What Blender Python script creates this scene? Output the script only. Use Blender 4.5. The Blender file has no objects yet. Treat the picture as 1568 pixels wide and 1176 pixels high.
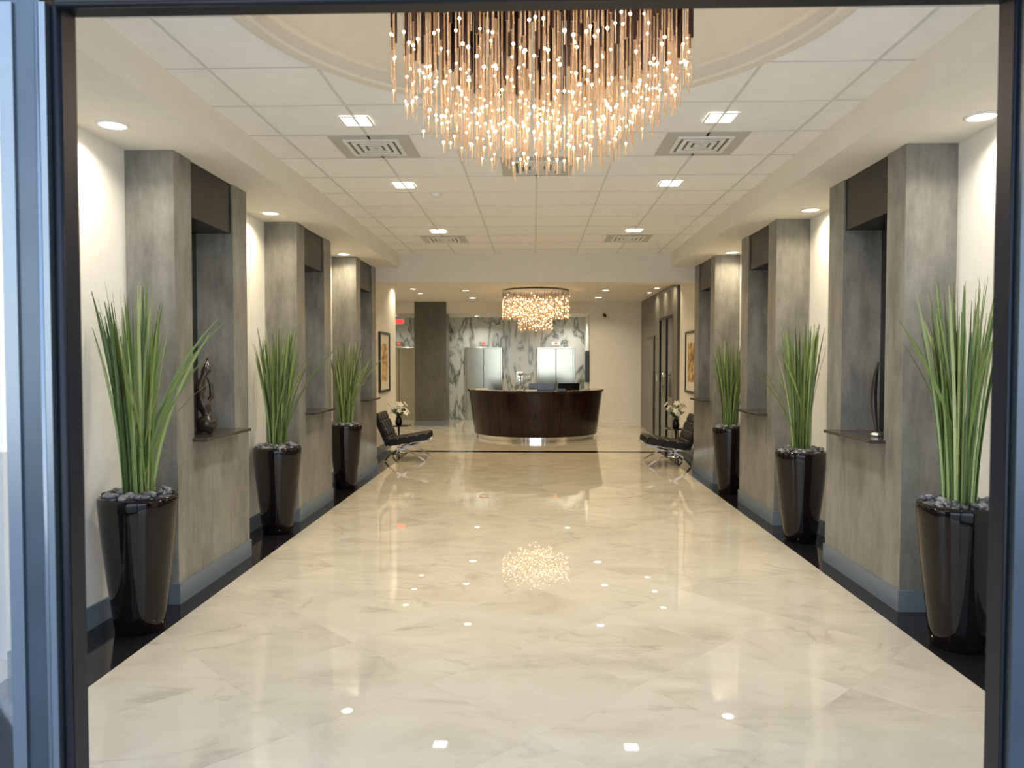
import bpy, math, random
from mathutils import Vector, Matrix
random.seed(7)
scene = bpy.context.scene
COL = scene.collection
try:
    scene.view_settings.view_transform = 'Standard'
except Exception:
    pass

# ------------------------------------------------------------------ materials
def new_mat(name):
    m = bpy.data.materials.new(name); m.use_nodes = True
    nt = m.node_tree; b = nt.nodes.get('Principled BSDF')
    return m, nt, b
def N(nt, t, **kw):
    n = nt.nodes.new(t)
    for k, v in kw.items(): setattr(n, k, v)
    return n
def L(nt, a, b): nt.links.new(a, b)
def simple(name, col, rough=0.5, metal=0.0, var=0.0, scale=8.0, coat=0.0, emis=None, es=0.0, bump=0.0, bscale=60, spec=0.5):
    m, nt, b = new_mat(name)
    b.inputs['Roughness'].default_value = rough
    b.inputs['Metallic'].default_value = metal
    b.inputs['Coat Weight'].default_value = coat
    b.inputs['Specular IOR Level'].default_value = spec
    tc = N(nt, 'ShaderNodeTexCoord')
    no = N(nt, 'ShaderNodeTexNoise'); no.inputs['Scale'].default_value = scale; no.inputs['Detail'].default_value = 4
    L(nt, tc.outputs['Object'], no.inputs['Vector'])
    r = N(nt, 'ShaderNodeValToRGB')
    a = max(var, 0.02)
    r.color_ramp.elements[0].position = 0.3; r.color_ramp.elements[1].position = 0.7
    r.color_ramp.elements[0].color = tuple(c*(1-a) for c in col)+(1,)
    r.color_ramp.elements[1].color = tuple(min(1, c*(1+a)) for c in col)+(1,)
    L(nt, no.outputs['Fac'], r.inputs['Fac']); L(nt, r.outputs['Color'], b.inputs['Base Color'])
    if emis:
        b.inputs['Emission Color'].default_value = tuple(emis)+(1,)
        b.inputs['Emission Strength'].default_value = es
    if bump:
        n2 = N(nt, 'ShaderNodeTexNoise'); n2.inputs['Scale'].default_value = bscale
        L(nt, tc.outputs['Object'], n2.inputs['Vector'])
        bp = N(nt, 'ShaderNodeBump'); bp.inputs['Strength'].default_value = bump; bp.inputs['Distance'].default_value = 0.01
        L(nt, n2.outputs['Fac'], bp.inputs['Height']); L(nt, bp.outputs['Normal'], b.inputs['Normal'])
    return m

def math_n(nt, op, a, b=None, c=None):
    n = N(nt, 'ShaderNodeMath', operation=op)
    for i, v in enumerate((a, b, c)):
        if v is None: continue
        if isinstance(v, (int, float)): n.inputs[i].default_value = v
        else: L(nt, v, n.inputs[i])
    return n.outputs[0]

def marble_floor():
    m, nt, b = new_mat('cream_marble_tiles')
    tc = N(nt, 'ShaderNodeTexCoord')
    mp = N(nt, 'ShaderNodeMapping'); mp.inputs['Rotation'].default_value = (0, 0, math.radians(45)); mp.inputs['Scale'].default_value = (1/0.75,)*3
    L(nt, tc.outputs['Object'], mp.inputs['Vector'])
    sep = N(nt, 'ShaderNodeSeparateXYZ'); L(nt, mp.outputs['Vector'], sep.inputs[0])
    fx = math_n(nt, 'FLOOR', sep.outputs[0]); fy = math_n(nt, 'FLOOR', sep.outputs[1])
    cmb = N(nt, 'ShaderNodeCombineXYZ'); L(nt, fx, cmb.inputs[0]); L(nt, fy, cmb.inputs[1])
    wn = N(nt, 'ShaderNodeTexWhiteNoise', noise_dimensions='3D'); L(nt, cmb.outputs[0], wn.inputs['Vector'])
    sc = N(nt, 'ShaderNodeVectorMath', operation='MULTIPLY_ADD')
    L(nt, wn.outputs['Color'], sc.inputs[0]); sc.inputs[1].default_value = (9, 9, 9); L(nt, tc.outputs['Object'], sc.inputs[2])
    st = N(nt, 'ShaderNodeMapping'); st.inputs['Scale'].default_value = (1.1, 2.0, 1); st.inputs['Rotation'].default_value = (0, 0, 0.6)
    L(nt, sc.outputs[0], st.inputs['Vector'])
    n1 = N(nt, 'ShaderNodeTexNoise'); n1.inputs['Scale'].default_value = 1.3; n1.inputs['Detail'].default_value = 8; n1.inputs['Roughness'].default_value = 0.64; n1.inputs['Distortion'].default_value = 0.8
    L(nt, st.outputs[0], n1.inputs['Vector'])
    r = N(nt, 'ShaderNodeValToRGB'); e = r.color_ramp.elements
    e[0].position = 0.28; e[0].color = (0.49, 0.44, 0.345, 1)
    e[1].position = 0.64; e[1].color = (0.65, 0.60, 0.495, 1)
    x = r.color_ramp.elements.new(0.45); x.color = (0.595, 0.54, 0.435, 1)
    L(nt, n1.outputs['Fac'], r.inputs['Fac'])
    n2 = N(nt, 'ShaderNodeTexNoise'); n2.inputs['Scale'].default_value = 0.9; n2.inputs['Detail'].default_value = 7; n2.inputs['Distortion'].default_value = 1.3
    L(nt, st.outputs[0], n2.inputs['Vector'])
    v = math_n(nt, 'ABSOLUTE', math_n(nt, 'SUBTRACT', n2.outputs['Fac'], 0.5))
    vr = N(nt, 'ShaderNodeMapRange'); vr.inputs['From Min'].default_value = 0.0; vr.inputs['From Max'].default_value = 0.03
    vr.inputs['To Min'].default_value = 0.30; vr.inputs['To Max'].default_value = 0.0
    L(nt, v, vr.inputs['Value'])
    n3 = N(nt, 'ShaderNodeTexNoise'); n3.inputs['Scale'].default_value = 1.6
    L(nt, sc.outputs[0], n3.inputs['Vector'])
    msk = N(nt, 'ShaderNodeMapRange'); msk.inputs['From Min'].default_value = 0.48; msk.inputs['From Max'].default_value = 0.64
    L(nt, n3.outputs['Fac'], msk.inputs['Value'])
    vf = math_n(nt, 'MULTIPLY', vr.outputs[0], msk.outputs[0])
    mx = N(nt, 'ShaderNodeMix', data_type='RGBA'); L(nt, vf, mx.inputs[0]); L(nt, r.outputs[0], mx.inputs[6]); mx.inputs[7].default_value = (0.22, 0.185, 0.14, 1)
    tone = math_n(nt, 'MULTIPLY_ADD', wn.outputs['Value'], 0.08, 0.96)
    def edge(s):
        f = math_n(nt, 'FRACT', s); return math_n(nt, 'MINIMUM', f, math_n(nt, 'SUBTRACT', 1.0, f))
    g = math_n(nt, 'LESS_THAN', math_n(nt, 'MINIMUM', edge(sep.outputs[0]), edge(sep.outputs[1])), 0.0022)
    tone2 = math_n(nt, 'SUBTRACT', tone, math_n(nt, 'MULTIPLY', g, 0.08))
    hs = N(nt, 'ShaderNodeHueSaturation'); L(nt, mx.outputs[2], hs.inputs['Color']); L(nt, tone2, hs.inputs['Value'])
    L(nt, hs.outputs[0], b.inputs['Base Color'])
    b.inputs['Roughness'].default_value = 0.008
    b.inputs['IOR'].default_value = 1.65
    return m

def calacatta():
    m, nt, b = new_mat('veined_white_marble')
    tc = N(nt, 'ShaderNodeTexCoord')
    mp = N(nt, 'ShaderNodeMapping'); mp.inputs['Rotation'].default_value = (0, 0.7, 0); mp.inputs['Scale'].default_value = (1.5, 1, 0.7)
    L(nt, tc.outputs['Object'], mp.inputs['Vector'])
    n2 = N(nt, 'ShaderNodeTexNoise'); n2.inputs['Scale'].default_value = 1.3; n2.inputs['Detail'].default_value = 6; n2.inputs['Distortion'].default_value = 1.2
    L(nt, mp.outputs[0], n2.inputs['Vector'])
    v = math_n(nt, 'ABSOLUTE', math_n(nt, 'SUBTRACT', n2.outputs['Fac'], 0.5))
    r = N(nt, 'ShaderNodeValToRGB'); e = r.color_ramp.elements
    e[0].position = 0.0; e[0].color = (0.10, 0.12, 0.10, 1)
    e[1].position = 0.07; e[1].color = (0.58, 0.60, 0.56, 1)
    x = e.new(0.018); x.color = (0.34, 0.37, 0.33, 1)
    L(nt, v, r.inputs['Fac']); L(nt, r.outputs[0], b.inputs['Base Color'])
    b.inputs['Roughness'].default_value = 0.12
    return m

def concrete(name, dark, light):
    m, nt, b = new_mat(name)
    tc = N(nt, 'ShaderNodeTexCoord')
    mp = N(nt, 'ShaderNodeMapping'); mp.inputs['Scale'].default_value = (3.4, 3.4, 1.3)
    L(nt, tc.outputs['Object'], mp.inputs['Vector'])
    n1 = N(nt, 'ShaderNodeTexNoise'); n1.inputs['Scale'].default_value = 1.5; n1.inputs['Detail'].default_value = 10; n1.inputs['Roughness'].default_value = 0.7; n1.inputs['Distortion'].default_value = 0.0
    L(nt, mp.outputs[0], n1.inputs['Vector'])
    mp2 = N(nt, 'ShaderNodeMapping'); mp2.inputs['Scale'].default_value = (26, 26, 4.0)
    L(nt, tc.outputs['Object'], mp2.inputs['Vector'])
    n2 = N(nt, 'ShaderNodeTexNoise'); n2.inputs['Scale'].default_value = 1.0; n2.inputs['Detail'].default_value = 4
    L(nt, mp2.outputs[0], n2.inputs['Vector'])
    s = math_n(nt, 'ADD', math_n(nt, 'MULTIPLY', n1.outputs['Fac'], 0.8), math_n(nt, 'MULTIPLY', n2.outputs['Fac'], 0.20))
    r = N(nt, 'ShaderNodeValToRGB'); e = r.color_ramp.elements
    e[0].position = 0.36; e[0].color = dark+(1,)
    e[1].position = 0.66; e[1].color = light+(1,)
    L(nt, s, r.inputs['Fac']); L(nt, r.outputs[0], b.inputs['Base Color'])
    b.inputs['Roughness'].default_value = 0.32
    return m

def wood(name, c1, c2):
    m, nt, b = new_mat(name)
    tc = N(nt, 'ShaderNodeTexCoord')
    mp = N(nt, 'ShaderNodeMapping'); mp.inputs['Scale'].default_value = (25, 25, 1.2)
    L(nt, tc.outputs['Object'], mp.inputs['Vector'])
    n1 = N(nt, 'ShaderNodeTexNoise'); n1.inputs['Scale'].default_value = 1.0; n1.inputs['Detail'].default_value = 5
    L(nt, mp.outputs[0], n1.inputs['Vector'])
    r = N(nt, 'ShaderNodeValToRGB'); e = r.color_ramp.elements
    e[0].position = 0.35; e[0].color = c1+(1,); e[1].position = 0.65; e[1].color = c2+(1,)
    L(nt, n1.outputs['Fac'], r.inputs['Fac']); L(nt, r.outputs[0], b.inputs['Base Color'])
    b.inputs['Roughness'].default_value = 0.2; b.inputs['Specular IOR Level'].default_value = .35
    return m

def grass_mat():
    m, nt, b = new_mat('grass_blades')
    g = N(nt, 'ShaderNodeNewGeometry')
    r = N(nt, 'ShaderNodeValToRGB'); e = r.color_ramp.elements
    e[0].position = 0.0; e[0].color = (0.045, 0.085, 0.018, 1)
    e[1].position = 1.0; e[1].color = (0.42, 0.48, 0.22, 1)
    x = e.new(0.6); x.color = (0.17, 0.25, 0.06, 1)
    L(nt, g.outputs['Random Per Island'], r.inputs['Fac']); L(nt, r.outputs[0], b.inputs['Base Color'])
    b.inputs['Roughness'].default_value = 0.4
    return m
def stones_mat():
    m, nt, b = new_mat('river_stones')
    g = N(nt, 'ShaderNodeNewGeometry')
    r = N(nt, 'ShaderNodeValToRGB'); e = r.color_ramp.elements
    e[0].color = (0.035, 0.037, 0.042, 1); e[1].color = (0.26, 0.26, 0.27, 1)
    L(nt, g.outputs['Random Per Island'], r.inputs['Fac']); L(nt, r.outputs[0], b.inputs['Base Color'])
    b.inputs['Roughness'].default_value = 0.35
    return m
def glass_mat(name, tint=(1, 1, 1), refl=0.1):
    m = bpy.data.materials.new(name); m.use_nodes = True; nt = m.node_tree
    nt.nodes.remove(nt.nodes['Principled BSDF']); out = nt.nodes['Material Output']
    t = N(nt, 'ShaderNodeBsdfTransparent'); t.inputs[0].default_value = tint+(1,)
    g = N(nt, 'ShaderNodeBsdfGlossy'); g.inputs['Roughness'].default_value = 0.02
    mx = N(nt, 'ShaderNodeMixShader')
    f = N(nt, 'ShaderNodeFresnel'); f.inputs[0].default_value = 1.5
    mm = math_n(nt, 'MAXIMUM', f.outputs[0], refl)
    L(nt, mm, mx.inputs[0]); L(nt, t.outputs[0], mx.inputs[1]); L(nt, g.outputs[0], mx.inputs[2]); L(nt, mx.outputs[0], out.inputs[0])
    return m
def crystal_rod():
    m = bpy.data.materials.new('crystal_rod'); m.use_nodes = True; nt = m.node_tree
    nt.nodes.remove(nt.nodes['Principled BSDF']); out = nt.nodes['Material Output']
    t = N(nt, 'ShaderNodeBsdfTransparent'); t.inputs[0].default_value = (1, 0.96, 0.9, 1)
    g = N(nt, 'ShaderNodeBsdfGlossy'); g.inputs['Roughness'].default_value = 0.1; g.inputs[0].default_value = (.85, .72, .58, 1)
    e = N(nt, 'ShaderNodeEmission'); e.inputs[0].default_value = (1, 0.56, 0.28, 1); e.inputs[1].default_value = 0.8  # amber emission imitates LED light caught in the glass rods
    m1 = N(nt, 'ShaderNodeMixShader'); m1.inputs[0].default_value = 0.55
    L(nt, g.outputs[0], m1.inputs[1]); L(nt, e.outputs[0], m1.inputs[2])
    m2 = N(nt, 'ShaderNodeMixShader'); m2.inputs[0].default_value = 0.5
    L(nt, t.outputs[0], m2.inputs[1]); L(nt, m1.outputs[0], m2.inputs[2]); L(nt, m2.outputs[0], out.inputs[0])
    return m
def emit(name, col, s):
    m, nt, b = new_mat(name)
    b.inputs['Base Color'].default_value = col+(1,)
    b.inputs['Emission Color'].default_value = col+(1,); b.inputs['Emission Strength'].default_value = s
    return m
def art_mat():
    m, nt, b = new_mat('abstract_painting')
    tc = N(nt, 'ShaderNodeTexCoord')
    n1 = N(nt, 'ShaderNodeTexNoise'); n1.inputs['Scale'].default_value = 4; n1.inputs['Distortion'].default_value = 2
    L(nt, tc.outputs['Object'], n1.inputs['Vector'])
    r = N(nt, 'ShaderNodeValToRGB'); e = r.color_ramp.elements
    e[0].position = .35; e[0].color = (0.12, 0.07, 0.03, 1); e[1].position = .65; e[1].color = (0.75, 0.6, 0.3, 1)
    x = e.new(.5); x.color = (0.5, 0.30, 0.10, 1)
    L(nt, n1.outputs['Fac'], r.inputs['Fac']); L(nt, r.outputs[0], b.inputs['Base Color'])
    return m

M = dict(
 marble=marble_floor(), cala=calacatta(),
 conc=concrete('brushed_concrete_plaster', (0.125, 0.122, 0.108), (0.275, 0.268, 0.242)),
 conc2=concrete('taupe_cladding', (0.085, 0.08, 0.066), (0.14, 0.13, 0.11)),
 white=simple('cream_wall_paint', (0.81, 0.79, 0.73), 0.6),
 ceil=simple('ceiling_tile', (0.88, 0.87, 0.85), 0.8, var=0.02, bump=0.1, bscale=200),
 soffit=simple('soffit_paint', (0.79, 0.76, 0.68), 0.7),
 tbar=simple('ceiling_grid', (0.66, 0.66, 0.63), 0.5),
 dome=simple('dome_paint', (0.82, 0.75, 0.62), 0.6),
 ring=simple('dome_ring_paint', (0.74, 0.69, 0.59), 0.5),
 black=simple('black_granite', (0.012, 0.011, 0.013), 0.06, var=0.3, scale=90),
 base=simple('blue_grey_baseboard', (0.15, 0.185, 0.22), 0.35),
 lintel=simple('dark_bronze_panel', (0.016, 0.012, 0.010), 0.3, spec=.35),
 ledge=simple('dark_ledge_stone', (0.05, 0.042, 0.036), 0.15),
 bglass=simple('black_glass', (0.012, 0.012, 0.013), 0.05),
 pot=simple('glazed_black_ceramic', (0.006, 0.004, 0.0035), 0.04, bump=0.06, bscale=26, spec=0.36),
 soil=simple('soil', (0.03, 0.02, 0.015), 0.9),
 grass=grass_mat(), stones=stones_mat(),
 alu=simple('brushed_aluminium', (0.066, 0.084, 0.104), 0.3, metal=0.85, var=.15, scale=3),
 alul=simple('polished_aluminium_lip', (0.17, 0.20, 0.23), 0.25, metal=0.9),
 gasket=simple('black_door_frame', (0.007, 0.008, 0.012), 0.4, spec=0.25),
 steel=simple('stainless_steel', (0.50, 0.50, 0.41), 0.16, metal=1.0, scale=30),
 chrome=simple('chrome', (0.8, 0.8, 0.8), 0.08, metal=1.0),
 leather=simple('black_leather', (0.007, 0.006, 0.006), 0.35, bump=0.1, spec=.35),
 wenge=wood('wenge_veneer', (0.009, 0.004, 0.003), (0.024, 0.009, 0.007)),
 counter=simple('counter_stone', (0.30, 0.21, 0.14), 0.2, var=0.2, scale=20),
 glass=glass_mat('clear_glass'), rod=crystal_rod(),
 bronze=simple('bronze_rod', (0.05, 0.022, 0.013), 0.3, metal=0.5),
 bead=emit('warm_led', (1.0, 0.78, 0.52), 30.0),
 bead2=emit('golden_led', (1.0, 0.66, 0.34), 14.0),
 lamp=emit('downlight_lens', (1.0, 0.95, 0.84), 9.0),
 red=emit('exit_red', (1.0, 0.05, 0.04), 1.5),
 trimw=simple('white_metal_trim', (0.8, 0.8, 0.77), 0.4),
 vent=simple('vent_grey', (0.52, 0.51, 0.47), 0.5),
 ventd=simple('vent_shadow', (0.18, 0.18, 0.17), 0.8),
 screen=simple('screen_black', (0.01, 0.01, 0.012), 0.1),
 paper=simple('paper', (0.8, 0.8, 0.78), 0.7),
 art=art_mat(), mat_board=simple('mat_board', (0.75, 0.72, 0.63), 0.8),
 petal=simple('white_petals', (0.85, 0.83, 0.74), 0.5),
 leaf=simple('dark_leaf', (0.03, 0.10, 0.02), 0.35),
 wooddk=simple('carved_dark_wood', (0.03, 0.02, 0.014), 0.25),
 pave=simple('pavement', (0.35, 0.35, 0.34), 0.8, var=0.1),
 hedge=simple('hedge_leaves', (0.05, 0.11, 0.03), 0.7, var=0.5, scale=30),
)

# ------------------------------------------------------------------ mesh builder
class MB:
    def __init__(s): s.v=[]; s.f=[]; s.mi=[]; s.sm=[]; s.mats=[]
    def m(s, key):
        if key not in s.mats: s.mats.append(key)
        return s.mats.index(key)
    def add(s, vs, fs, mat, smooth=False, T=None):
        o=len(s.v); i=s.m(mat)
        for p in vs:
            p=Vector(p); s.v.append(T@p if T else p)
        for f in fs: s.f.append([o+k for k in f]); s.mi.append(i); s.sm.append(smooth)
    def box(s,x0,x1,y0,y1,z0,z1,mat,T=None):
        vs=[(x0,y0,z0),(x1,y0,z0),(x1,y1,z0),(x0,y1,z0),(x0,y0,z1),(x1,y0,z1),(x1,y1,z1),(x0,y1,z1)]
        s.add(vs,[(0,3,2,1),(4,5,6,7),(0,1,5,4),(1,2,6,5),(2,3,7,6),(3,0,4,7)],mat,False,T)
    def lathe(s,prof,mat,seg=32,T=None,smooth=True,a0=0,a1=2*math.pi):
        full=abs(a1-a0-2*math.pi)<1e-6; n=seg if full else seg+1
        vs=[];fs=[]
        for r,z in prof:
            for k in range(n):
                a=a0+(a1-a0)*k/seg; vs.append((r*math.cos(a),r*math.sin(a),z))
        for j in range(len(prof)-1):
            for k in range(seg):
                k2=(k+1)%n; fs.append((j*n+k,j*n+k2,(j+1)*n+k2,(j+1)*n+k))
        s.add(vs,fs,mat,smooth,T)
    def disc(s,r,z,mat,seg=32,T=None,up=True):
        vs=[(r*math.cos(2*math.pi*k/seg),r*math.sin(2*math.pi*k/seg),z) for k in range(seg)]
        s.add(vs,[tuple(range(seg)) if up else tuple(reversed(range(seg)))],mat,False,T)
    def tube(s,pts,rad,mat,seg=8,T=None,flat=None,caps=True):
        pts=[Vector(p) for p in pts]; n=len(pts); vs=[];fs=[]
        for i,p in enumerate(pts):
            t=(pts[min(i+1,n-1)]-pts[max(i-1,0)]).normalized()
            ref=Vector((0,1,0)) if abs(t.y)<0.9 else Vector((1,0,0))
            a=t.cross(ref).normalized(); b=t.cross(a).normalized()
            r=rad[i] if isinstance(rad,(list,tuple)) else rad
            for k in range(seg):
                an=2*math.pi*(k+.5)/seg
                ra,rb=(r,r) if flat is None else (r,r*flat)
                vs.append(p+a*math.cos(an)*ra+b*math.sin(an)*rb)
        for i in range(n-1):
            for k in range(seg):
                k2=(k+1)%seg; fs.append((i*seg+k,i*seg+k2,(i+1)*seg+k2,(i+1)*seg+k))
        if caps: fs.append(tuple(reversed(range(seg)))); fs.append(tuple((n-1)*seg+k for k in range(seg)))
        s.add(vs,fs,mat,seg>4,T)
    def ball(s,c,r,mat,T=None,u=8,w=6,R=None):
        c=Vector(c); rx,ry,rz=r if isinstance(r,tuple) else (r,r,r); vs=[];fs=[]
        def P(x,y,z):
            q=Vector((x*rx,y*ry,z*rz)); 
            if R: q=R@q
            return c+q
        vs.append(P(0,0,-1))
        for j in range(1,w):
            ph=-math.pi/2+math.pi*j/w
            for k in range(u):
                a=2*math.pi*k/u; vs.append(P(math.cos(ph)*math.cos(a),math.cos(ph)*math.sin(a),math.sin(ph)))
        vs.append(P(0,0,1)); last=len(vs)-1
        for k in range(u):
            k2=(k+1)%u
            fs.append((0,1+k2,1+k)); fs.append((last,1+(w-2)*u+k,1+(w-2)*u+k2))
            for j in range(w-2): fs.append((1+j*u+k,1+j*u+k2,1+(j+1)*u+k2,1+(j+1)*u+k))
        s.add(vs,fs,mat,True,T)
    def obj(s,name,parent=None,loc=None,bevel=0,rot=None):
        me=bpy.data.meshes.new(name); me.from_pydata([tuple(v) for v in s.v],[],s.f)
        for k in s.mats: me.materials.append(M[k])
        for p,i,sm in zip(me.polygons,s.mi,s.sm): p.material_index=i; p.use_smooth=sm
        me.update()
        o=bpy.data.objects.new(name,me); COL.objects.link(o)
        if parent: o.parent=parent
        if loc: o.location=loc
        if rot: o.rotation_euler=rot
        if bevel:
            b=o.modifiers.new('bevel','BEVEL'); b.width=bevel; b.segments=2; b.limit_method='ANGLE'
        return o
def empty(name,loc=(0,0,0),rot=(0,0,0),sc=1.0):
    e=bpy.data.objects.new(name,None); e.location=loc; e.rotation_euler=rot; e.scale=(sc,)*3; e.empty_display_size=.2; COL.objects.link(e); return e
def boxobj(name,x0,x1,y0,y1,z0,z1,mat,parent=None,bevel=0):
    mb=MB(); mb.box(x0,x1,y0,y1,z0,z1,mat); return mb.obj(name,parent,bevel=bevel)

# ------------------------------------------------------------------ dimensions
XW=2.73; XP=2.40; ZC=3.27; ZS=3.05; ZL=3.13; YF=1.60; YI=1.63; YH=11.17; YB=18.65; YE=20.4; ZA=2.84
MX=2.25
# ------------------------------------------------------------------ floor
boxobj('floor',-MX,MX,YF-.1,13.2,-.1,0,'marble')
boxobj('floor_border_left',-XW-.15,-MX,YF-.1,13.2,-.1,0,'black')
boxobj('floor_border_right',MX,XW+.15,YF-.1,13.2,-.1,0,'black')
boxobj('floor_border_back',-XW-.15,XW+.15,13.2,13.45,-.1,0,'black')
boxobj('floor_reception',-4.75,XW+.15,13.45,YE+.15,-.1,0,'marble')
boxobj('ground_pavement',-14,14,-10,YF-.1,-.12,-.02,'pave')
mb=MB()
for i in range(160):
    mb.ball((-9+random.uniform(-.5,.5),random.uniform(0,9),random.uniform(0,1.3)),random.uniform(.25,.45),'hedge',u=7,w=5)
mb.box(-9.6,-8.4,-.2,9.2,-.1,.3,'hedge')
mb.obj('garden_hedge')
boxobj('ground_side',-14,-XW-.2,YF-.1,13,-.12,-.02,'pave')
# ------------------------------------------------------------------ walls
mb=MB()
mb.box(-XW-.15,-XW,YI,1.9,0,3.7,'white'); mb.box(-XW-.15,-XW,1.9,3.7,0,.1,'white'); mb.box(-XW-.15,-XW,1.9,3.7,2.65,3.7,'white')
mb.box(-XW-.15,-XW,3.7,14.5,0,3.7,'white')
mb.obj('wall_left')
mb=MB(); mb.box(-XW-.09,-XW-.08,1.9,3.7,.1,2.65,'glass')
for a in ((1.9,1.95,.1,2.65),(3.65,3.7,.1,2.65),(1.95,3.65,.1,.15),(1.95,3.65,2.6,2.65)):
    mb.box(-XW-.12,-XW-.04,a[0],a[1],a[2],a[3],'alu')
mb.obj('added_side_window')  # invented side window, added to let extra daylight onto the near floor
boxobj('wall_right',XW,XW+.15,YI,YE+.15,0,3.7,'white')
boxobj('wall_bay_front',-4.75,-XW-.15,14.35,14.5,0,3.7,'white')
boxobj('wall_bay_left',-4.75,-4.6,14.5,YE,0,3.7,'white')
boxobj('wall_elevator',-4.75,XW,YE,YE+.15,0,3.7,'cala')
mb=MB(); mb.box(1.40,XW,YB,YB+.15,0,3.2,'white'); mb.box(1.40,1.55,YB+.15,YE,0,3.2,'white'); mb.obj('wall_back')
boxobj('baseboard_back',1.40,XW,YB-.02,YB,0,.12,'white')
# ------------------------------------------------------------------ ceilings
CX,CY,CR=0.03,3.27,1.42
mb=MB(); seg=64; H=1.58
inn=[];out=[]
for k in range(seg):
    a=2*math.pi*k/seg; c,s_=math.cos(a),math.sin(a); q=H/max(abs(c),abs(s_))
    inn.append((CX+CR*c,CY+CR*s_,ZC)); out.append((CX+q*c,CY+q*s_,ZC))
mb.add(inn+out,[(k,(k+1)%seg,seg+(k+1)%seg,seg+k) for k in range(seg)],'ceil')
def q4(x0,x1,y0,y1,z): mb.add([(x0,y0,z),(x0,y1,z),(x1,y1,z),(x1,y0,z)],[(0,1,2,3)],'ceil')
q4(-2.1,CX-H,YF,CY+H,ZC); q4(CX+H,2.1,YF,CY+H,ZC); q4(-2.1,2.1,CY+H,YH+.1,ZC); q4(CX-H,CX+H,YF,CY-H,ZC)
mb.obj('ceiling')
mb=MB(); w=.008
def clip_add(vert,c):
    lo,hi=(YI,YH) if vert else (-2.05,2.05)
    d=abs(c-(CX if vert else CY)); segs=[(lo,hi)]
    if d<CR+.02:
        h=math.sqrt((CR+.03)**2-d*d); m0=(CY if vert else CX)
        segs=[(lo,m0-h),(m0+h,hi)]
    for a,b in segs:
        if b-a<.01: continue
        if vert: mb.box(c-w,c+w,a,b,ZC-.006,ZC,'tbar')
        else: mb.box(a,b,c-w,c+w,ZC-.003,ZC,'tbar')
for k in range(-3,4): clip_add(True,.02+.305+.61*(k-.5))
y=4.09-.61*4
while y<YH: clip_add(False,y); y+=.61
mb.obj('ceiling_grid')
mb=MB()
TD=Matrix.Translation((CX,CY,0))
mb.lathe([(CR+.04,ZC-.001),(CR+.04,ZC-.016),(CR+.02,ZC-.022),(CR-.035,ZC-.022),(CR-.05,ZC-.012),(CR-.05,ZC+.05)],'ring',72,TD,smooth=False)
prof=[(CR-.05,ZC+.05),(CR-.09,ZC+.05)]
for k in range(0,13):
    a=math.pi/2*k/12; prof.append(((CR-.09)*math.cos(a),ZC+.06+.36*math.sin(a)))
mb.lathe(prof,'dome',72,TD); mb.obj('ceiling_dome')
boxobj('roof_slab',-4.75,XW+.15,YI,YE+.15,3.72,3.82,'soffit')
for sd,nm in ((-1,'left'),(1,'right')):
    x0,x1=sorted((sd*2.05,sd*XW)); boxobj('soffit_'+nm,x0,x1,YI,YH,ZS,3.7,'soffit')
boxobj('header_beam',-XW,XW,YH,YH+.4,2.83,3.7,'soffit')
boxobj('ceiling_reception',-4.6,XW,YH+.4,YB,ZL,3.3,'soffit')
boxobj('ceiling_elevator_lobby',-4.6,1.4,YB,YE,ZA,3.3,'soffit')
# ------------------------------------------------------------------ entry facade
XL,XR=-1.01,.985; ZT=2.405; ya,yb=YF-.05,YF+.02
mb=MB(); wn_=MB()
for sd,xi,g in ((-1,XL,.02),(1,XR,.008)):
    def bx(t,a,b,y0,y1,z0,z1,m):
        p,q=sorted((xi+sd*a,xi+sd*b)); t.box(p,q,y0,y1,z0,z1,m)
    bx(mb,0,g,ya+.02,yb,0,ZT,'gasket')
    bx(mb,g,g+.014,ya-.004,yb,0,ZT,'alul' if sd<0 else 'alu'); bx(mb,g+.014,g+.10,ya,yb,0,ZT+.1,'alu')
    c=xi+sd*(g*.5); mb.tube([(c,ya+.018,0),(c,ya+.018,ZT)],g*.45,'gasket',10)
    if sd<0:
        c=xi+sd*(g+.020); mb.tube([(c,ya,0),(c,ya,ZT)],.006,'alul',10)
        bx(mb,g+.07,g+.10,ya-.006,ya,0,ZT,'alul')
    bx(wn_,g+.10,1.60,YF-.01,YF,.1,3.6,'glass'); bx(wn_,1.60,1.88,ya,yb,0,3.72,'alu'); bx(wn_,g+.10,1.60,ya,yb,0,.1,'alu')
mb.box(XL,XR,ya,yb,ZT,ZT+.05,'gasket'); mb.box(XL-.12,XR+.108,ya,yb,ZT+.05,ZT+.14,'alu')
mb.tube([(XL,ya+.01,ZT),(XR,ya+.01,ZT)],.009,'gasket',10)
mb.obj('door_1')
wn_.box(XL-.12,XR+.108,YF-.01,YF,ZT+.14,3.6,'glass'); wn_.box(-2.7,2.7,ya,yb,3.6,3.72,'alu'); wn_.obj('window_2')

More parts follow.
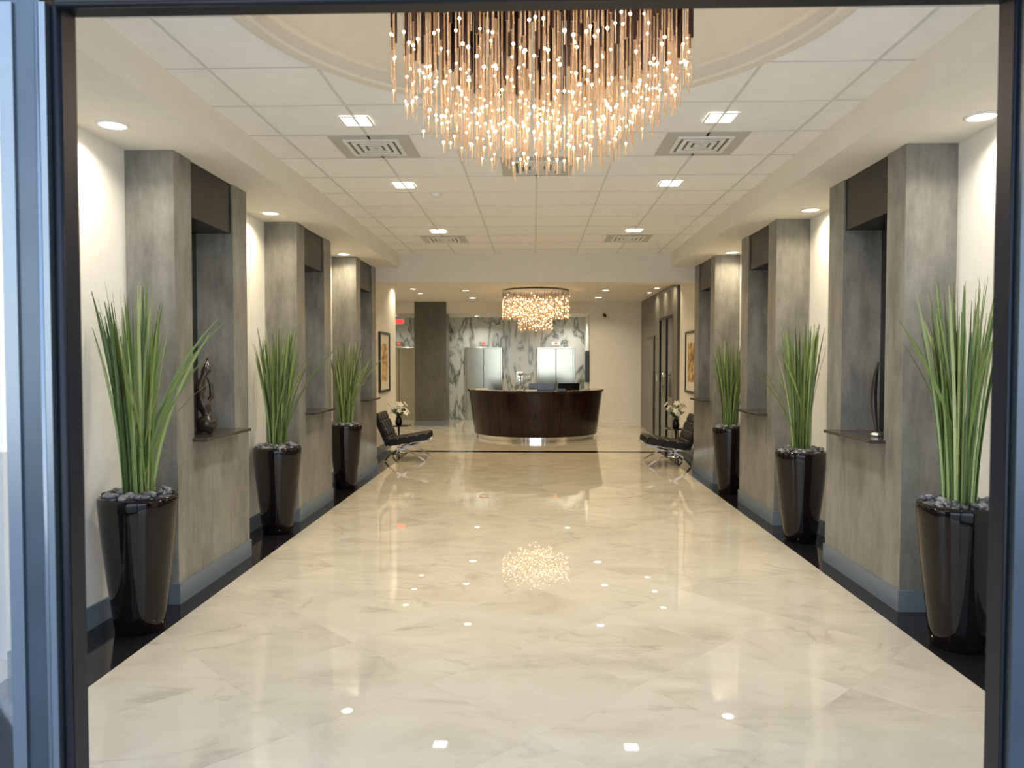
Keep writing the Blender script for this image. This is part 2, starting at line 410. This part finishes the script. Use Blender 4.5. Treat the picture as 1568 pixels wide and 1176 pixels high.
# ------------------------------------------------------------------ display niche columns
def area(name,parent,loc,power,col,size,shape='DISK',spread=150):
    l=bpy.data.lights.new(name,'AREA'); l.shape=shape; l.size=size; l.energy=power; l.color=col; l.spread=math.radians(spread)
    o=bpy.data.objects.new(name,l); COL.objects.link(o); o.location=loc; o.parent=parent; return o
WARM=(1.0,.83,.57); MID=(1.0,.94,.83)
def niche(sd,y0):
    e=empty('display_niche_column',(sd*XW,y0,0)); s_=-sd
    D=XW-XP
    def B(name,a,b,y0,y1,z0,z1,mat,bev=0):
        p,q=sorted((s_*a,s_*b)); m=MB(); m.box(p,q,y0,y1,z0,z1,mat); m.obj(name,e,bevel=bev)
    LEN=1.24; o0,o1=.25,.96
    m=MB()
    def b2(a,b,y0,y1,z0,z1,mat='conc'):
        p,q=sorted((s_*a,s_*b)); m.box(p,q,y0,y1,z0,z1,mat)
    b2(0,D,0,o0,0,ZS); b2(0,D,o1,LEN,0,ZS); b2(0,D,o0,o1,0,1.08)
    b2(0,.02,o0,o1,1.08,ZS)
    m.obj('plaster_body',e)
    B('back_panel',.02,.035,o0,o1,1.11,2.68,'bglass')
    B('lintel_panel',.02,D-.015,o0,o1,2.66,ZS,'lintel')
    B('ledge',.02,D,o0,o1,1.08,1.105,'ledge')
    B('ledge_nose',D,D+.11,o0-.03,o1+.06,1.08,1.105,'ledge',.004)
    m=MB(); t=.012
    p,q=sorted((s_*0,s_*(D+t)))
    m.box(p,q,-t,0,0,.14,'base'); m.box(p,q,LEN,LEN+t,0,.14,'base')
    p,q=sorted((s_*D,s_*(D+t))); m.box(p,q,0,LEN,0,.14,'base')
    m.obj('baseboard',e)
    m=MB(); m.lathe([(0,2.66),(.022,2.66),(.026,2.60),(.0,2.60)],'trimw',12,Matrix.Translation((s_*.20,o0+.12,0))); m.obj('spotlight',e)
    area('spot_lamp',e,(s_*.20,o0+.12,2.59),2.0,MID,.04,spread=120)
for y0 in (4.88,7.43,9.92):
    niche(-1,y0); niche(1,y0)
for sd,nm in ((-1,'left'),(1,'right')):
    m=MB()
    for a,b in ((3.7,4.868),(6.132,7.418),(8.682,9.908),(11.18,13.9)):
        p,q=sorted((sd*XW,sd*(XW-.015))); m.box(p,q,a,b,0,.14,'base')
    m.obj('baseboard_'+nm)

# ------------------------------------------------------------------ sculptures
def sculpture(x,y):
    m=MB(); pts=[];rad=[]
    for i in range(19):
        t=i/18; pts.append((0.02*math.sin(t*9),.05*math.sin(t*7+.5)*t,.012+t*.55))
        rad.append(.035+.02*math.sin(t*13)**2+(.02 if t<.2 else 0)-.03*t*t)
    m.tube(pts,rad,'wooddk',12); m.lathe([(0,0),(.055,0),(.055,.012),(.03,.03),(0,.03)],'wooddk',20)
    m.tube([(0,0,.2),(.03,.07,.27),(.02,.08,.36),(0,.03,.45)],[.014,.018,.014,.005],'wooddk',8)
    m.obj('carved_sculpture',loc=(x,y,1.106))
sculpture(-2.46,5.42)
def sculpture2(x,y):
    m=MB(); pts=[(0.0,.06*math.sin(i/14*math.pi),.03+.5*i/14) for i in range(15)]
    m.tube(pts,[.008+.014*math.sin(i/14*math.pi) for i in range(15)],'wooddk',10)
    m.lathe([(0,0),(.045,0),(.045,.02),(.015,.035),(0,.035)],'chrome',20)
    m.obj('curved_sculpture',loc=(x,y,1.106))
sculpture2(2.46,5.36)

# ------------------------------------------------------------------ planters
def planter(x,y,seed,hh,s,n,ymin,ymax):
    rnd=random.Random(seed); side=1 if x>0 else -1
    e=empty('potted_tall_grass',(x,y,0))
    m=MB()
    prof=[(0,0),(.125,0),(.14,.012),(.155,.12),(.18,.32),(.205,.55),(.222,.74),(.226,.80),(.222,.825),(.205,.828),(.198,.80),(.195,.76),(0,.76)]
    prof=[(r*s,z) for r,z in prof]
    m.lathe(prof,'pot',48); m.obj('ceramic_pot',e)
    m=MB(); m.disc(.194*s,.775,'soil',24)
    m.obj('soil',e)
    m=MB()
    for i in range(120):
        r=.185*math.sqrt(rnd.random())*s; a=rnd.random()*6.283
        R=Matrix.Rotation(rnd.random()*3,3,'Z')@Matrix.Rotation(rnd.uniform(-.4,.4),3,'X')
        m.ball((r*math.cos(a),r*math.sin(a),.81+rnd.random()*.04),(rnd.uniform(.02,.036),rnd.uniform(.016,.026),rnd.uniform(.012,.018)),'stones',R=R)
    m.obj('river_stones',e)
    m=MB()
    for i in range(n):
        a=rnd.random()*6.283; br=.085*math.sqrt(rnd.random())
        bx,by=br*math.cos(a),br*math.sin(a)
        big=rnd.random()<.11
        a2=a+rnd.uniform(-.5,.5)
        if big: a2=(math.pi if side>0 else 0)+rnd.uniform(-1.5,1.5)
        spread=rnd.uniform(.0,.17) if not big else rnd.uniform(.28,.58)
        h=hh*rnd.uniform(.72,1.0) if not big else hh*rnd.uniform(.62,.9)
        droop=0 if not big else rnd.uniform(.0,.12)
        wd=rnd.uniform(.006,.0105)
        tw=rnd.uniform(-.6,.6); K=9; vs=[];fs=[]
        dx,dy=math.cos(a2),math.sin(a2)
        face=rnd.random()*3.14
        for k in range(K+1):
            t=k/K
            off=spread*(.35*t+.65*t**2.2)
            px=bx+dx*off; py=by+dy*off
            pz=.80+h*t-droop*t**4
            ww=wd*(.8+.4*t if t<.5 else (1.0 if t<.82 else 1.0*(1-t)/.18*.8+.2))
            an=face+tw*t; cx,cy=math.cos(an)*ww,math.sin(an)*ww
            nx,ny=-math.sin(an)*ww*.35,math.cos(an)*ww*.35
            lim=XW-.03
            ax=[px-cx,px+nx,px+cx]; ay=[py-cy,py+ny,py+cy]
            for u in range(3):
                gx=x+ax[u]
                if abs(gx)>lim: ax[u]=side*lim-x-side*rnd.uniform(0,.01)
                gy=min(max(y+ay[u],ymin),ymax)
                vs.append((ax[u],gy-y,pz))
        for k in range(K):
            b0=k*3; fs+= [(b0,b0+1,b0+4,b0+3),(b0+1,b0+2,b0+5,b0+4)]
        m.add(vs,fs,'grass',True)
    m.obj('grass_blades',e)
planter(-2.42,4.42,1,1.32,1.0,100,3.5,4.84)
planter(-2.46,6.98,2,1.20,1.0,90,6.16,7.39)
planter(-2.43,9.42,3,1.13,.93,78,8.72,9.88)
planter(2.45,4.30,14,1.32,1.0,100,3.4,4.84)
planter(2.44,6.80,5,1.20,1.0,90,6.16,7.39)
planter(2.43,9.22,6,1.13,.93,78,8.72,9.88)

# ------------------------------------------------------------------ lights
def rdown(x,y,z,power=9,r=.075,col=WARM,spread=140):
    e=empty('recessed_downlight',(x,y,z))
    m=MB(); m.lathe([(r+.018,0),(r+.018,-.006),(r,-.010),(r,-.002)],'trimw',32); m.disc(r,-.003,'lamp',32,up=False); m.obj('trim_and_lens',e)
    area('lamp',e,(0,0,-.012),power,col,2*r*.9,spread=spread)
def sdown(x,y,z,power=9):
    e=empty('square_downlight',(x,y,z))
    m=MB(); a=.088;t=.014
    m.box(-a-t,a+t,-a-t,-a,-.01,-.0065,'trimw'); m.box(-a-t,a+t,a,a+t,-.01,-.0065,'trimw'); m.box(-a-t,-a,-a,a,-.01,-.0065,'trimw'); m.box(a,a+t,-a,a,-.01,-.0065,'trimw')
    m.add([(-a,-a,-.004),(-a,a,-.004),(a,a,-.004),(a,-a,-.004)],[(0,1,2,3)],'lamp'); m.obj('trim_and_lens',e)
    area('lamp',e,(0,0,-.012),power,MID if y<6 else ((1,.89,.70) if y<8 else (1,.82,.54)),.15,'SQUARE')
for y in (4.35,6.97,9.67):
    for x in (-2.5,2.56): rdown(x,y,ZS,8,col=(1,.91,.75) if y<5 else WARM)
for y in (5.0,6.83,9.27):
    for x in (-1.2,1.24): sdown(x,y,ZC,21)
for y in (14.2,15.2,16.2):
    for x in (-2.5,2.5): rdown(x,y,ZL,7,.06)
for x in (-1.45,1.5):
    rdown(x,15.6,ZL,13,.075); rdown(x,17.4,ZL,16,.085)
CW=(1,.95,.84)
rdown(-1.53,19.7,ZA,14,.07,CW); rdown(.9,19.7,ZA,14,.07,CW); rdown(-3.7,19.5,ZA,9,.07,CW); rdown(-3.6,16.5,ZL,6,.07,CW)
for y in (12.2,13.2):
    for x in (-1.2,1.2): rdown(x,y,ZL,11,.07,(1,.76,.45))

def vent(x,y):
    m=MB(); a=.295
    m.box(-a,a,-a,a,-.006,-.001,'vent')
    m.add([(-.20,-.20,-.0065),(-.20,.20,-.0065),(.20,.20,-.0065),(.20,-.20,-.0065)],[(0,1,2,3)],'ventd')
    for k in range(4):
        r=.205-k*.052; t=.030; z0,z1=-.016,-.0068
        m.box(-r,r,-r,-r+t,z0,z1,'trimw'); m.box(-r,r,r-t,r,z0,z1,'trimw'); m.box(-r,-r+t,-r+t,r-t,z0,z1,'trimw'); m.box(r-t,r,-r+t,r-t,z0,z1,'trimw')
    m.obj('ceiling_air_vent',loc=(x,y,ZC))
for x,y in ((-1.2,5.61),(1.24,5.61),(.02,6.22),(-1.2,9.88),(1.24,9.88)): vent(x,y)
m=MB(); m.lathe([(.0,-.03),(.045,-.028),(.055,-.012),(.055,-.001)],'trimw',24); m.obj('smoke_detector',loc=(-.95,7.2,ZC))

# ------------------------------------------------------------------ chandeliers
def chandelier(cx,cy,ztop,R,zb_c,zb_e,zm_c,zm_e,seed,tiers=None,rings=9,stems=.6,sp=(.24,.5),br=(.0042,.0066),bm='bead'):
    rnd=random.Random(seed); e=empty('crystal_rod_chandelier',(cx,cy,0))
    g=MB(); mt=MB(); bd=MB()
    for i in range(1,rings+1):
        r=R*i/rings; n=int(2*math.pi*r/.050)
        for k in range(n):
            a=2*math.pi*(k+rnd.random()*.6)/n+i
            rr=r+rnd.uniform(-.02,.02); x,y=rr*math.cos(a),rr*math.sin(a)
            u=(r/R)**2.8
            if tiers: zb=tiers(r/R)+rnd.uniform(-.02,.03)
            else: zb=zb_c+(zb_e-zb_c)*u+rnd.uniform(-.03,.07)
            zm=zm_c+(zm_e-zm_c)*u+rnd.uniform(-.05,.06)
            g.tube([(x,y,zb),(x,y,zm)],.0032 if not tiers else .005,'rod',5)
            if rnd.random()<stems: mt.tube([(x,y,zm),(x,y,ztop)],.009,'bronze',6)
            else: mt.tube([(x,y,zm),(x,y,ztop)],.0012,'bronze',4)
            zz=zb+rnd.uniform(.03,.26)
            while zz<zm:
                bd.ball((x,y,zz),rnd.uniform(*br),bm,u=6,w=4); zz+=rnd.uniform(*sp)
    g.obj('glass_rods',e); mt.obj('bronze_stems',e); bd.obj('led_points',e)
    return e
ch=chandelier(CX,CY+.03,3.44,.645,2.51,2.80,2.95,3.08,3)
m=MB(); m.lathe([(0,3.48),(.665,3.48),(.685,3.46),(.665,3.44),(0,3.44)],'bronze',48); m.lathe([(0,3.48),(.12,3.48),(.12,3.70),(0,3.70)],'bronze',24); m.obj('canopy',ch)
pl=bpy.data.lights.new('chandelier_glow','POINT'); pl.energy=15; pl.color=(1,.84,.64); pl.shadow_soft_size=.3
po=bpy.data.objects.new('chandelier_glow',pl); COL.objects.link(po); po.parent=ch; po.location=(0,0,2.75)
def tf(u): return 2.27 if u<.5 else (2.52)
ch2=chandelier(0.03,15.6,3.1,.70,0,0,2.95,2.97,9,tiers=tf,rings=6,stems=0,sp=(.16,.32),br=(.006,.009),bm='bead2')
m=MB(); m.lathe([(0,3.128),(.30,3.128),(.31,3.115),(.30,3.10),(0,3.10)],'trimw',48); m.lathe([(0,3.10),(.71,3.10),(.71,3.092),(0,3.092)],'trimw',48); m.obj('canopy',ch2)

# ------------------------------------------------------------------ reception desk
def desk():
    e=empty('reception_desk',(0.03,16.25,0)); A0,A1=math.pi-.12,2*math.pi+.12
    m=MB(); m.lathe([(1.30,.0),(1.30,.09)],'chrome',64,a0=A0,a1=A1); m.obj('steel_plinth',e)
    m=MB(); nP=18
    for k in range(nP):
        a=A0+(A1-A0)*k/nP; b=A0+(A1-A0)*(k+1)/nP-.006
        m.lathe([(1.30,.085),(1.345,.085),(1.46,.985),(1.42,.985)],'wenge',6,a0=a,a1=b,smooth=False)
    m.lathe([(1.335,.09),(1.445,.98)],'bglass',64,a0=A0,a1=A1)
    m.obj('wenge_front_panels',e)
    m=MB(); pr=[(1.18,.985),(1.49,.985),(1.495,1.0),(1.49,1.03),(1.18,1.03),(1.18,.985)]
    m.lathe(pr,'wenge',64,a0=A0,a1=A1,smooth=False)
    for a in (A0,A1):
        m.add([(r*math.cos(a),r*math.sin(a),z) for r,z in pr[:5]],[(0,1,2,3,4)],'wenge')
    m.lathe([(1.19,1.0305),(1.47,1.0305)],'counter',64,a0=A0,a1=A1); m.obj('counter_top',e)
    m=MB(); m.lathe([(.70,.70),(1.30,.70),(1.30,.74),(.70,.74),(.70,.70)],'wenge',48,a0=A0,a1=A1,smooth=False)
    m.lathe([(1.29,0),(1.29,.985)],'wenge',48,a0=A0,a1=A1)
    for a in (A0,A1,1.5*math.pi):
        T=Matrix.Rotation(a,4,'Z'); m.box(.75,1.28,-.02,.02,0,.70,'wenge',T)
    m.obj('work_surface',e)
desk()
def monitor(x,y,rz):
    m=MB(); m.box(-.26,.26,-.015,.015,.12,.44,'screen'); m.box(-.03,.03,.01,.05,.02,.3,'screen'); m.lathe([(0,0),(.11,0),(.11,.012),(0,.014)],'screen',20)
    m.obj('computer_monitor',loc=(x,y,.741),rot=(0,0,rz),bevel=.004)
monitor(.15,15.27,0); monitor(.72,15.45,.5)
m=MB(); m.box(-.11,.11,-.15,.15,0,.03,'paper'); m.box(-.1,.1,-.14,.14,.03,.034,'counter'); m.obj('paper_stack',loc=(-.05,14.93,1.032))
m=MB(); m.box(-.12,.12,-.1,.1,0,.02,'paper',Matrix.Rotation(.3,4,'Z')); m.obj('guest_book',loc=(-1.1,15.6,1.032))
m=MB(); m.box(-.09,.09,-.11,.11,0,.05,'screen'); m.tube([(-.06,-.09,.07),(-.06,.09,.07)],.02,'screen',8); m.obj('desk_phone',loc=(.55,15.08,1.032))
m=MB(); m.lathe([(0,0),(.07,0),(.07,.012),(.012,.02),(.012,.30),(.05,.33),(.06,.36),(.0,.37)],'steel',20); m.obj('desk_lamp',loc=(-.28,15.0,1.032))

# ------------------------------------------------------------------ back column / elevator wall / doors
m=MB(); m.box(-3.02,-2.22,YB-.05,YB+.65,0,ZL,'conc2'); m.obj('structural_column')
boxobj('baseboard_column',-3.035,-2.205,YB-.065,YB-.05,0,.12,'base')
def elevator(x,w=.94):
    e=empty('elevator_door',(x,YE,0)); h=1.97; t=.045
    m=MB(); m.box(-w/2-t,-w/2,-.05,0,0,h+t,'steel'); m.box(w/2,w/2+t,-.05,0,0,h+t,'steel'); m.box(-w/2,w/2,-.05,0,h,h+t,'steel'); m.obj('frame',e,bevel=.005)
    m=MB(); m.box(-w/2,-.006,-.02,0,0,h,'steel'); m.box(.006,w/2,-.02,0,0,h,'steel'); m.box(-.006,.006,-.01,0,0,h,'screen'); m.obj('door_panels',e,bevel=.003)
    m=MB(); m.box(-.12,.12,-.02,0,h+.10,h+.20,'steel'); m.box(-.04,.04,-.025,-.02,h+.13,h+.17,'red'); m.obj('floor_indicator',e)
elevator(-1.40); elevator(.60); elevator(-3.75)
m=MB(); m.box(-.09,.09,-.015,0,.95,1.35,'steel'); m.ball((0,-.018,1.1),.018,'lamp'); m.ball((0,-.018,1.2),.018,'lamp'); m.obj('elevator_call_panel',loc=(-.4,YE,0))
m=MB(); m.box(-.17,.17,-.03,.03,0,.16,'trimw'); m.box(-.14,.14,-.034,-.03,.03,.13,'red'); m.box(-.02,.02,-.02,.02,.16,.26,'trimw'); m.obj('exit_sign',loc=(-3.5,19.0,ZA-.26))
m=MB(); m.box(1.30,1.395,18.72,19.5,1.1,1.9,'screen'); m.box(1.292,1.30,18.76,19.46,1.14,1.86,'bglass'); m.obj('wall_directory_display',bevel=.005)
m=MB(); m.box(-.03,.03,-.05,0,-.03,.03,'trimw'); m.tube([(0,-.05,0),(0,-.12,-.02)],.012,'trimw'); m.tube([(0,-.08,-.04),(0,-.26,-.07)],.04,'screen',14); m.obj('security_camera',loc=(1.75,YB,2.83))
m=MB(); x0,x1=XW-.05,XW
m.box(x0,x1,13.95,14.35,0,ZL-.01,'conc2'); m.box(x0,x1,14.35,15.95,2.55,ZL-.01,'conc2'); m.box(x0,x1,15.95,18.6,0,ZL-.01,'conc2'); m.obj('wall_cladding_right')
m=MB(); m.box(x0+.02,x1,14.35,15.95,0,2.55,'bglass')
for a in (14.35,15.12,15.90): m.box(x0-.0,x1-.02,a,a+.05,0,2.55,'gasket')
m.box(x0,x1-.02,14.4,15.9,2.5,2.55,'gasket'); m.tube([(x0-.05,15.05,.9),(x0-.05,15.05,1.4)],.012,'steel'); m.tube([(x0-.05,15.22,.9),(x0-.05,15.22,1.4)],.012,'steel')
for yy in (15.05,15.22):
    for zz in (.95,1.35): m.tube([(x0-.05,yy,zz),(x0+.02,yy,zz)],.008,'steel')
m.obj('door_2')
m=MB(); m.box(x0-.02,x0,16.5,17.5,0,2.2,'lintel'); m.box(x0-.03,x0-.02,16.56,17.44,.04,2.14,'conc2'); m.obj('door_3',bevel=.004)
m=MB(); m.box(x0-.01,x0,16.2,16.28,1.2,1.35,'steel'); m.obj('card_reader')

# ------------------------------------------------------------------ pictures
def picture(sd,y):
    e=empty('framed_picture',(sd*XW,y,1.62)); s_=-sd
    m=MB(); W,Hh,t=.44,.54,.045
    def b(a,b_,y0,y1,z0,z1,mt):
        p,q=sorted((s_*a,s_*b_)); m.box(p,q,y0,y1,z0,z1,mt)
    b(0,.04,-W,-W+t,-Hh,Hh,'wooddk'); b(0,.04,W-t,W,-Hh,Hh,'wooddk'); b(0,.04,-W+t,W-t,-Hh,-Hh+t,'wooddk'); b(0,.04,-W+t,W-t,Hh-t,Hh,'wooddk')
    b(0,.02,-W+t,W-t,-Hh+t,Hh-t,'mat_board'); b(.02,.023,-W+.19,W-.19,-Hh+.2,Hh-.2,'art'); m.obj('frame_and_canvas',e)
picture(-1,13.3); picture(1,12.85)

# ------------------------------------------------------------------ lounge chairs
def chair(x,y,rz):
    e=empty('black_leather_lounge_chair',(x,y,0),(0,0,rz)); W=.74
    m=MB()
    def cushion(p0,p1,th,nu,nv):
        p0=Vector(p0); p1=Vector(p1); d=(p1-p0); L_=d.length; d.normalize(); up=Vector((-d.z,0,d.x))
        if up.z<0: up=-up
        T=Matrix(((d.x,0,up.x,p0.x),(0,1,0,0),(d.z,0,up.z,p0.z),(0,0,0,1)))
        m.box(.01,L_-.01,-W/2+.01,W/2-.01,.01,th-.025,'leather',T)
        cu=L_/nu; cv=W/nv
        for i in range(nu):
            for j in range(nv):
                a,b=i*cu,(i+1)*cu; c,d_=-W/2+j*cv,-W/2+(j+1)*cv; q=.022
                vs=[(a,c,.0),(b,c,0),(b,d_,0),(a,d_,0),(a,c,th-q),(b,c,th-q),(b,d_,th-q),(a,d_,th-q),(a+q,c+q,th),(b-q,c+q,th),(b-q,d_-q,th),(a+q,d_-q,th)]
                m.add(vs,[(0,3,2,1),(0,1,5,4),(1,2,6,5),(2,3,7,6),(3,0,4,7),(4,5,9,8),(5,6,10,9),(6,7,11,10),(7,4,8,11),(8,9,10,11)],'leather',False,T)
    cushion((-.27,0,.25),(.36,0,.355),.11,4,4)
    cushion((-.54,0,.76),(-.32,0,.25),.10,4,4)
    m.obj('tufted_cushions',e,bevel=.006)
    m=MB()
    def bez(a,b,c,d,n=16):
        r=[]
        for i in range(n+1):
            t=i/n; r.append(tuple((1-t)**3*a[k]+3*(1-t)**2*t*b[k]+3*(1-t)*t*t*c[k]+t**3*d[k] for k in range(3)))
        return r
    for s_ in (-1,1):
        yy=s_*(W/2-.04)
        m.tube(bez((-.575,yy,.76),(-.34,yy,.24),(.05,yy,.22),(.32,yy,.010)),.018,'chrome',4,flat=.55)
        m.tube(bez((.38,yy,.335),(.05,yy,.28),(-.20,yy,.22),(-.34,yy,.010)),.018,'chrome',4,flat=.55)
    for px,pz in ((-.53,.67),(-.34,.28),(.34,.32)):
        m.tube([(px,-W/2+.04,pz),(px,W/2-.04,pz)],.012,'chrome',8)
    m.obj('chrome_x_frame',e)
chair(-2.10,12.3,0); chair(2.10,11.85,math.pi)
def flowers(x,y):
    e=empty('side_table',(x,y,0))
    m=MB(); m.lathe([(0,0),(.15,0),(.15,.012),(.02,.02),(.02,.48),(0,.48)],'chrome',28); m.lathe([(0,.48),(.22,.48),(.225,.487),(.22,.495),(0,.495)],'bglass',40); m.obj('table_body',e)
    m=MB(); rnd=random.Random(int(x*100)+9)
    m.lathe([(0,0),(.05,0),(.065,.05),(.05,.12),(.045,.15),(.035,.15),(.03,.1),(0,.1)],'pot',24)
    for i in range(18):
        a=rnd.random()*6.28; sp=rnd.uniform(.05,.2); h=rnd.uniform(.22,.44)
        top=Vector((sp*math.cos(a),sp*math.sin(a),h)); m.tube([(0,0,.1),(top.x*.3,top.y*.3,h*.7),top],.003,'leaf',5)
        for p in range(5):
            b=p*2*math.pi/5; R=Matrix.Rotation(a,3,'Z')@Matrix.Rotation(.9,3,'Y')@Matrix.Rotation(b,3,'Z')
            m.ball(top+R@Vector((.028,0,0)),(.034,.020,.006),'petal',R=R,u=8,w=5)
        m.ball(top,.009,'counter')
    for i in range(9):
        a=rnd.random()*6.28; R=Matrix.Rotation(a,3,'Z')@Matrix.Rotation(-.7,3,'Y')
        m.ball(R@Vector((.1,0,.0))+Vector((0,0,.16)),(.11,.025,.004),'leaf',R=R,u=10,w=5)
    m.obj('orchid_flower_vase',loc=(x,y,.496))
flowers(-2.42,13.1); flowers(2.42,12.65)

# ------------------------------------------------------------------ world + camera
w=bpy.data.worlds.new('sky'); scene.world=w; w.use_nodes=True; nt=w.node_tree; bg=nt.nodes['Background']
tc=N(nt,'ShaderNodeTexCoord'); sp=N(nt,'ShaderNodeSeparateXYZ'); L(nt,tc.outputs['Generated'],sp.inputs[0])
r=N(nt,'ShaderNodeValToRGB'); e=r.color_ramp.elements
e[0].position=.0; e[0].color=(.82,.88,.93,1); e[1].position=.6; e[1].color=(.45,.62,.90,1)
L(nt,sp.outputs[2],r.inputs['Fac']); L(nt,r.outputs[0],bg.inputs[0]); bg.inputs[1].default_value=4.1

cam=bpy.data.cameras.new('camera'); co=bpy.data.objects.new('camera',cam); COL.objects.link(co)
co.location=(0,0,1.65); co.rotation_euler=(math.radians(90-1.82),0,math.radians(1.72))
cam.sensor_width=36; cam.lens=36*1130/1568; cam.clip_start=.05
cam.dof.use_dof=True; cam.dof.focus_distance=6; cam.dof.aperture_fstop=4.5
scene.camera=co
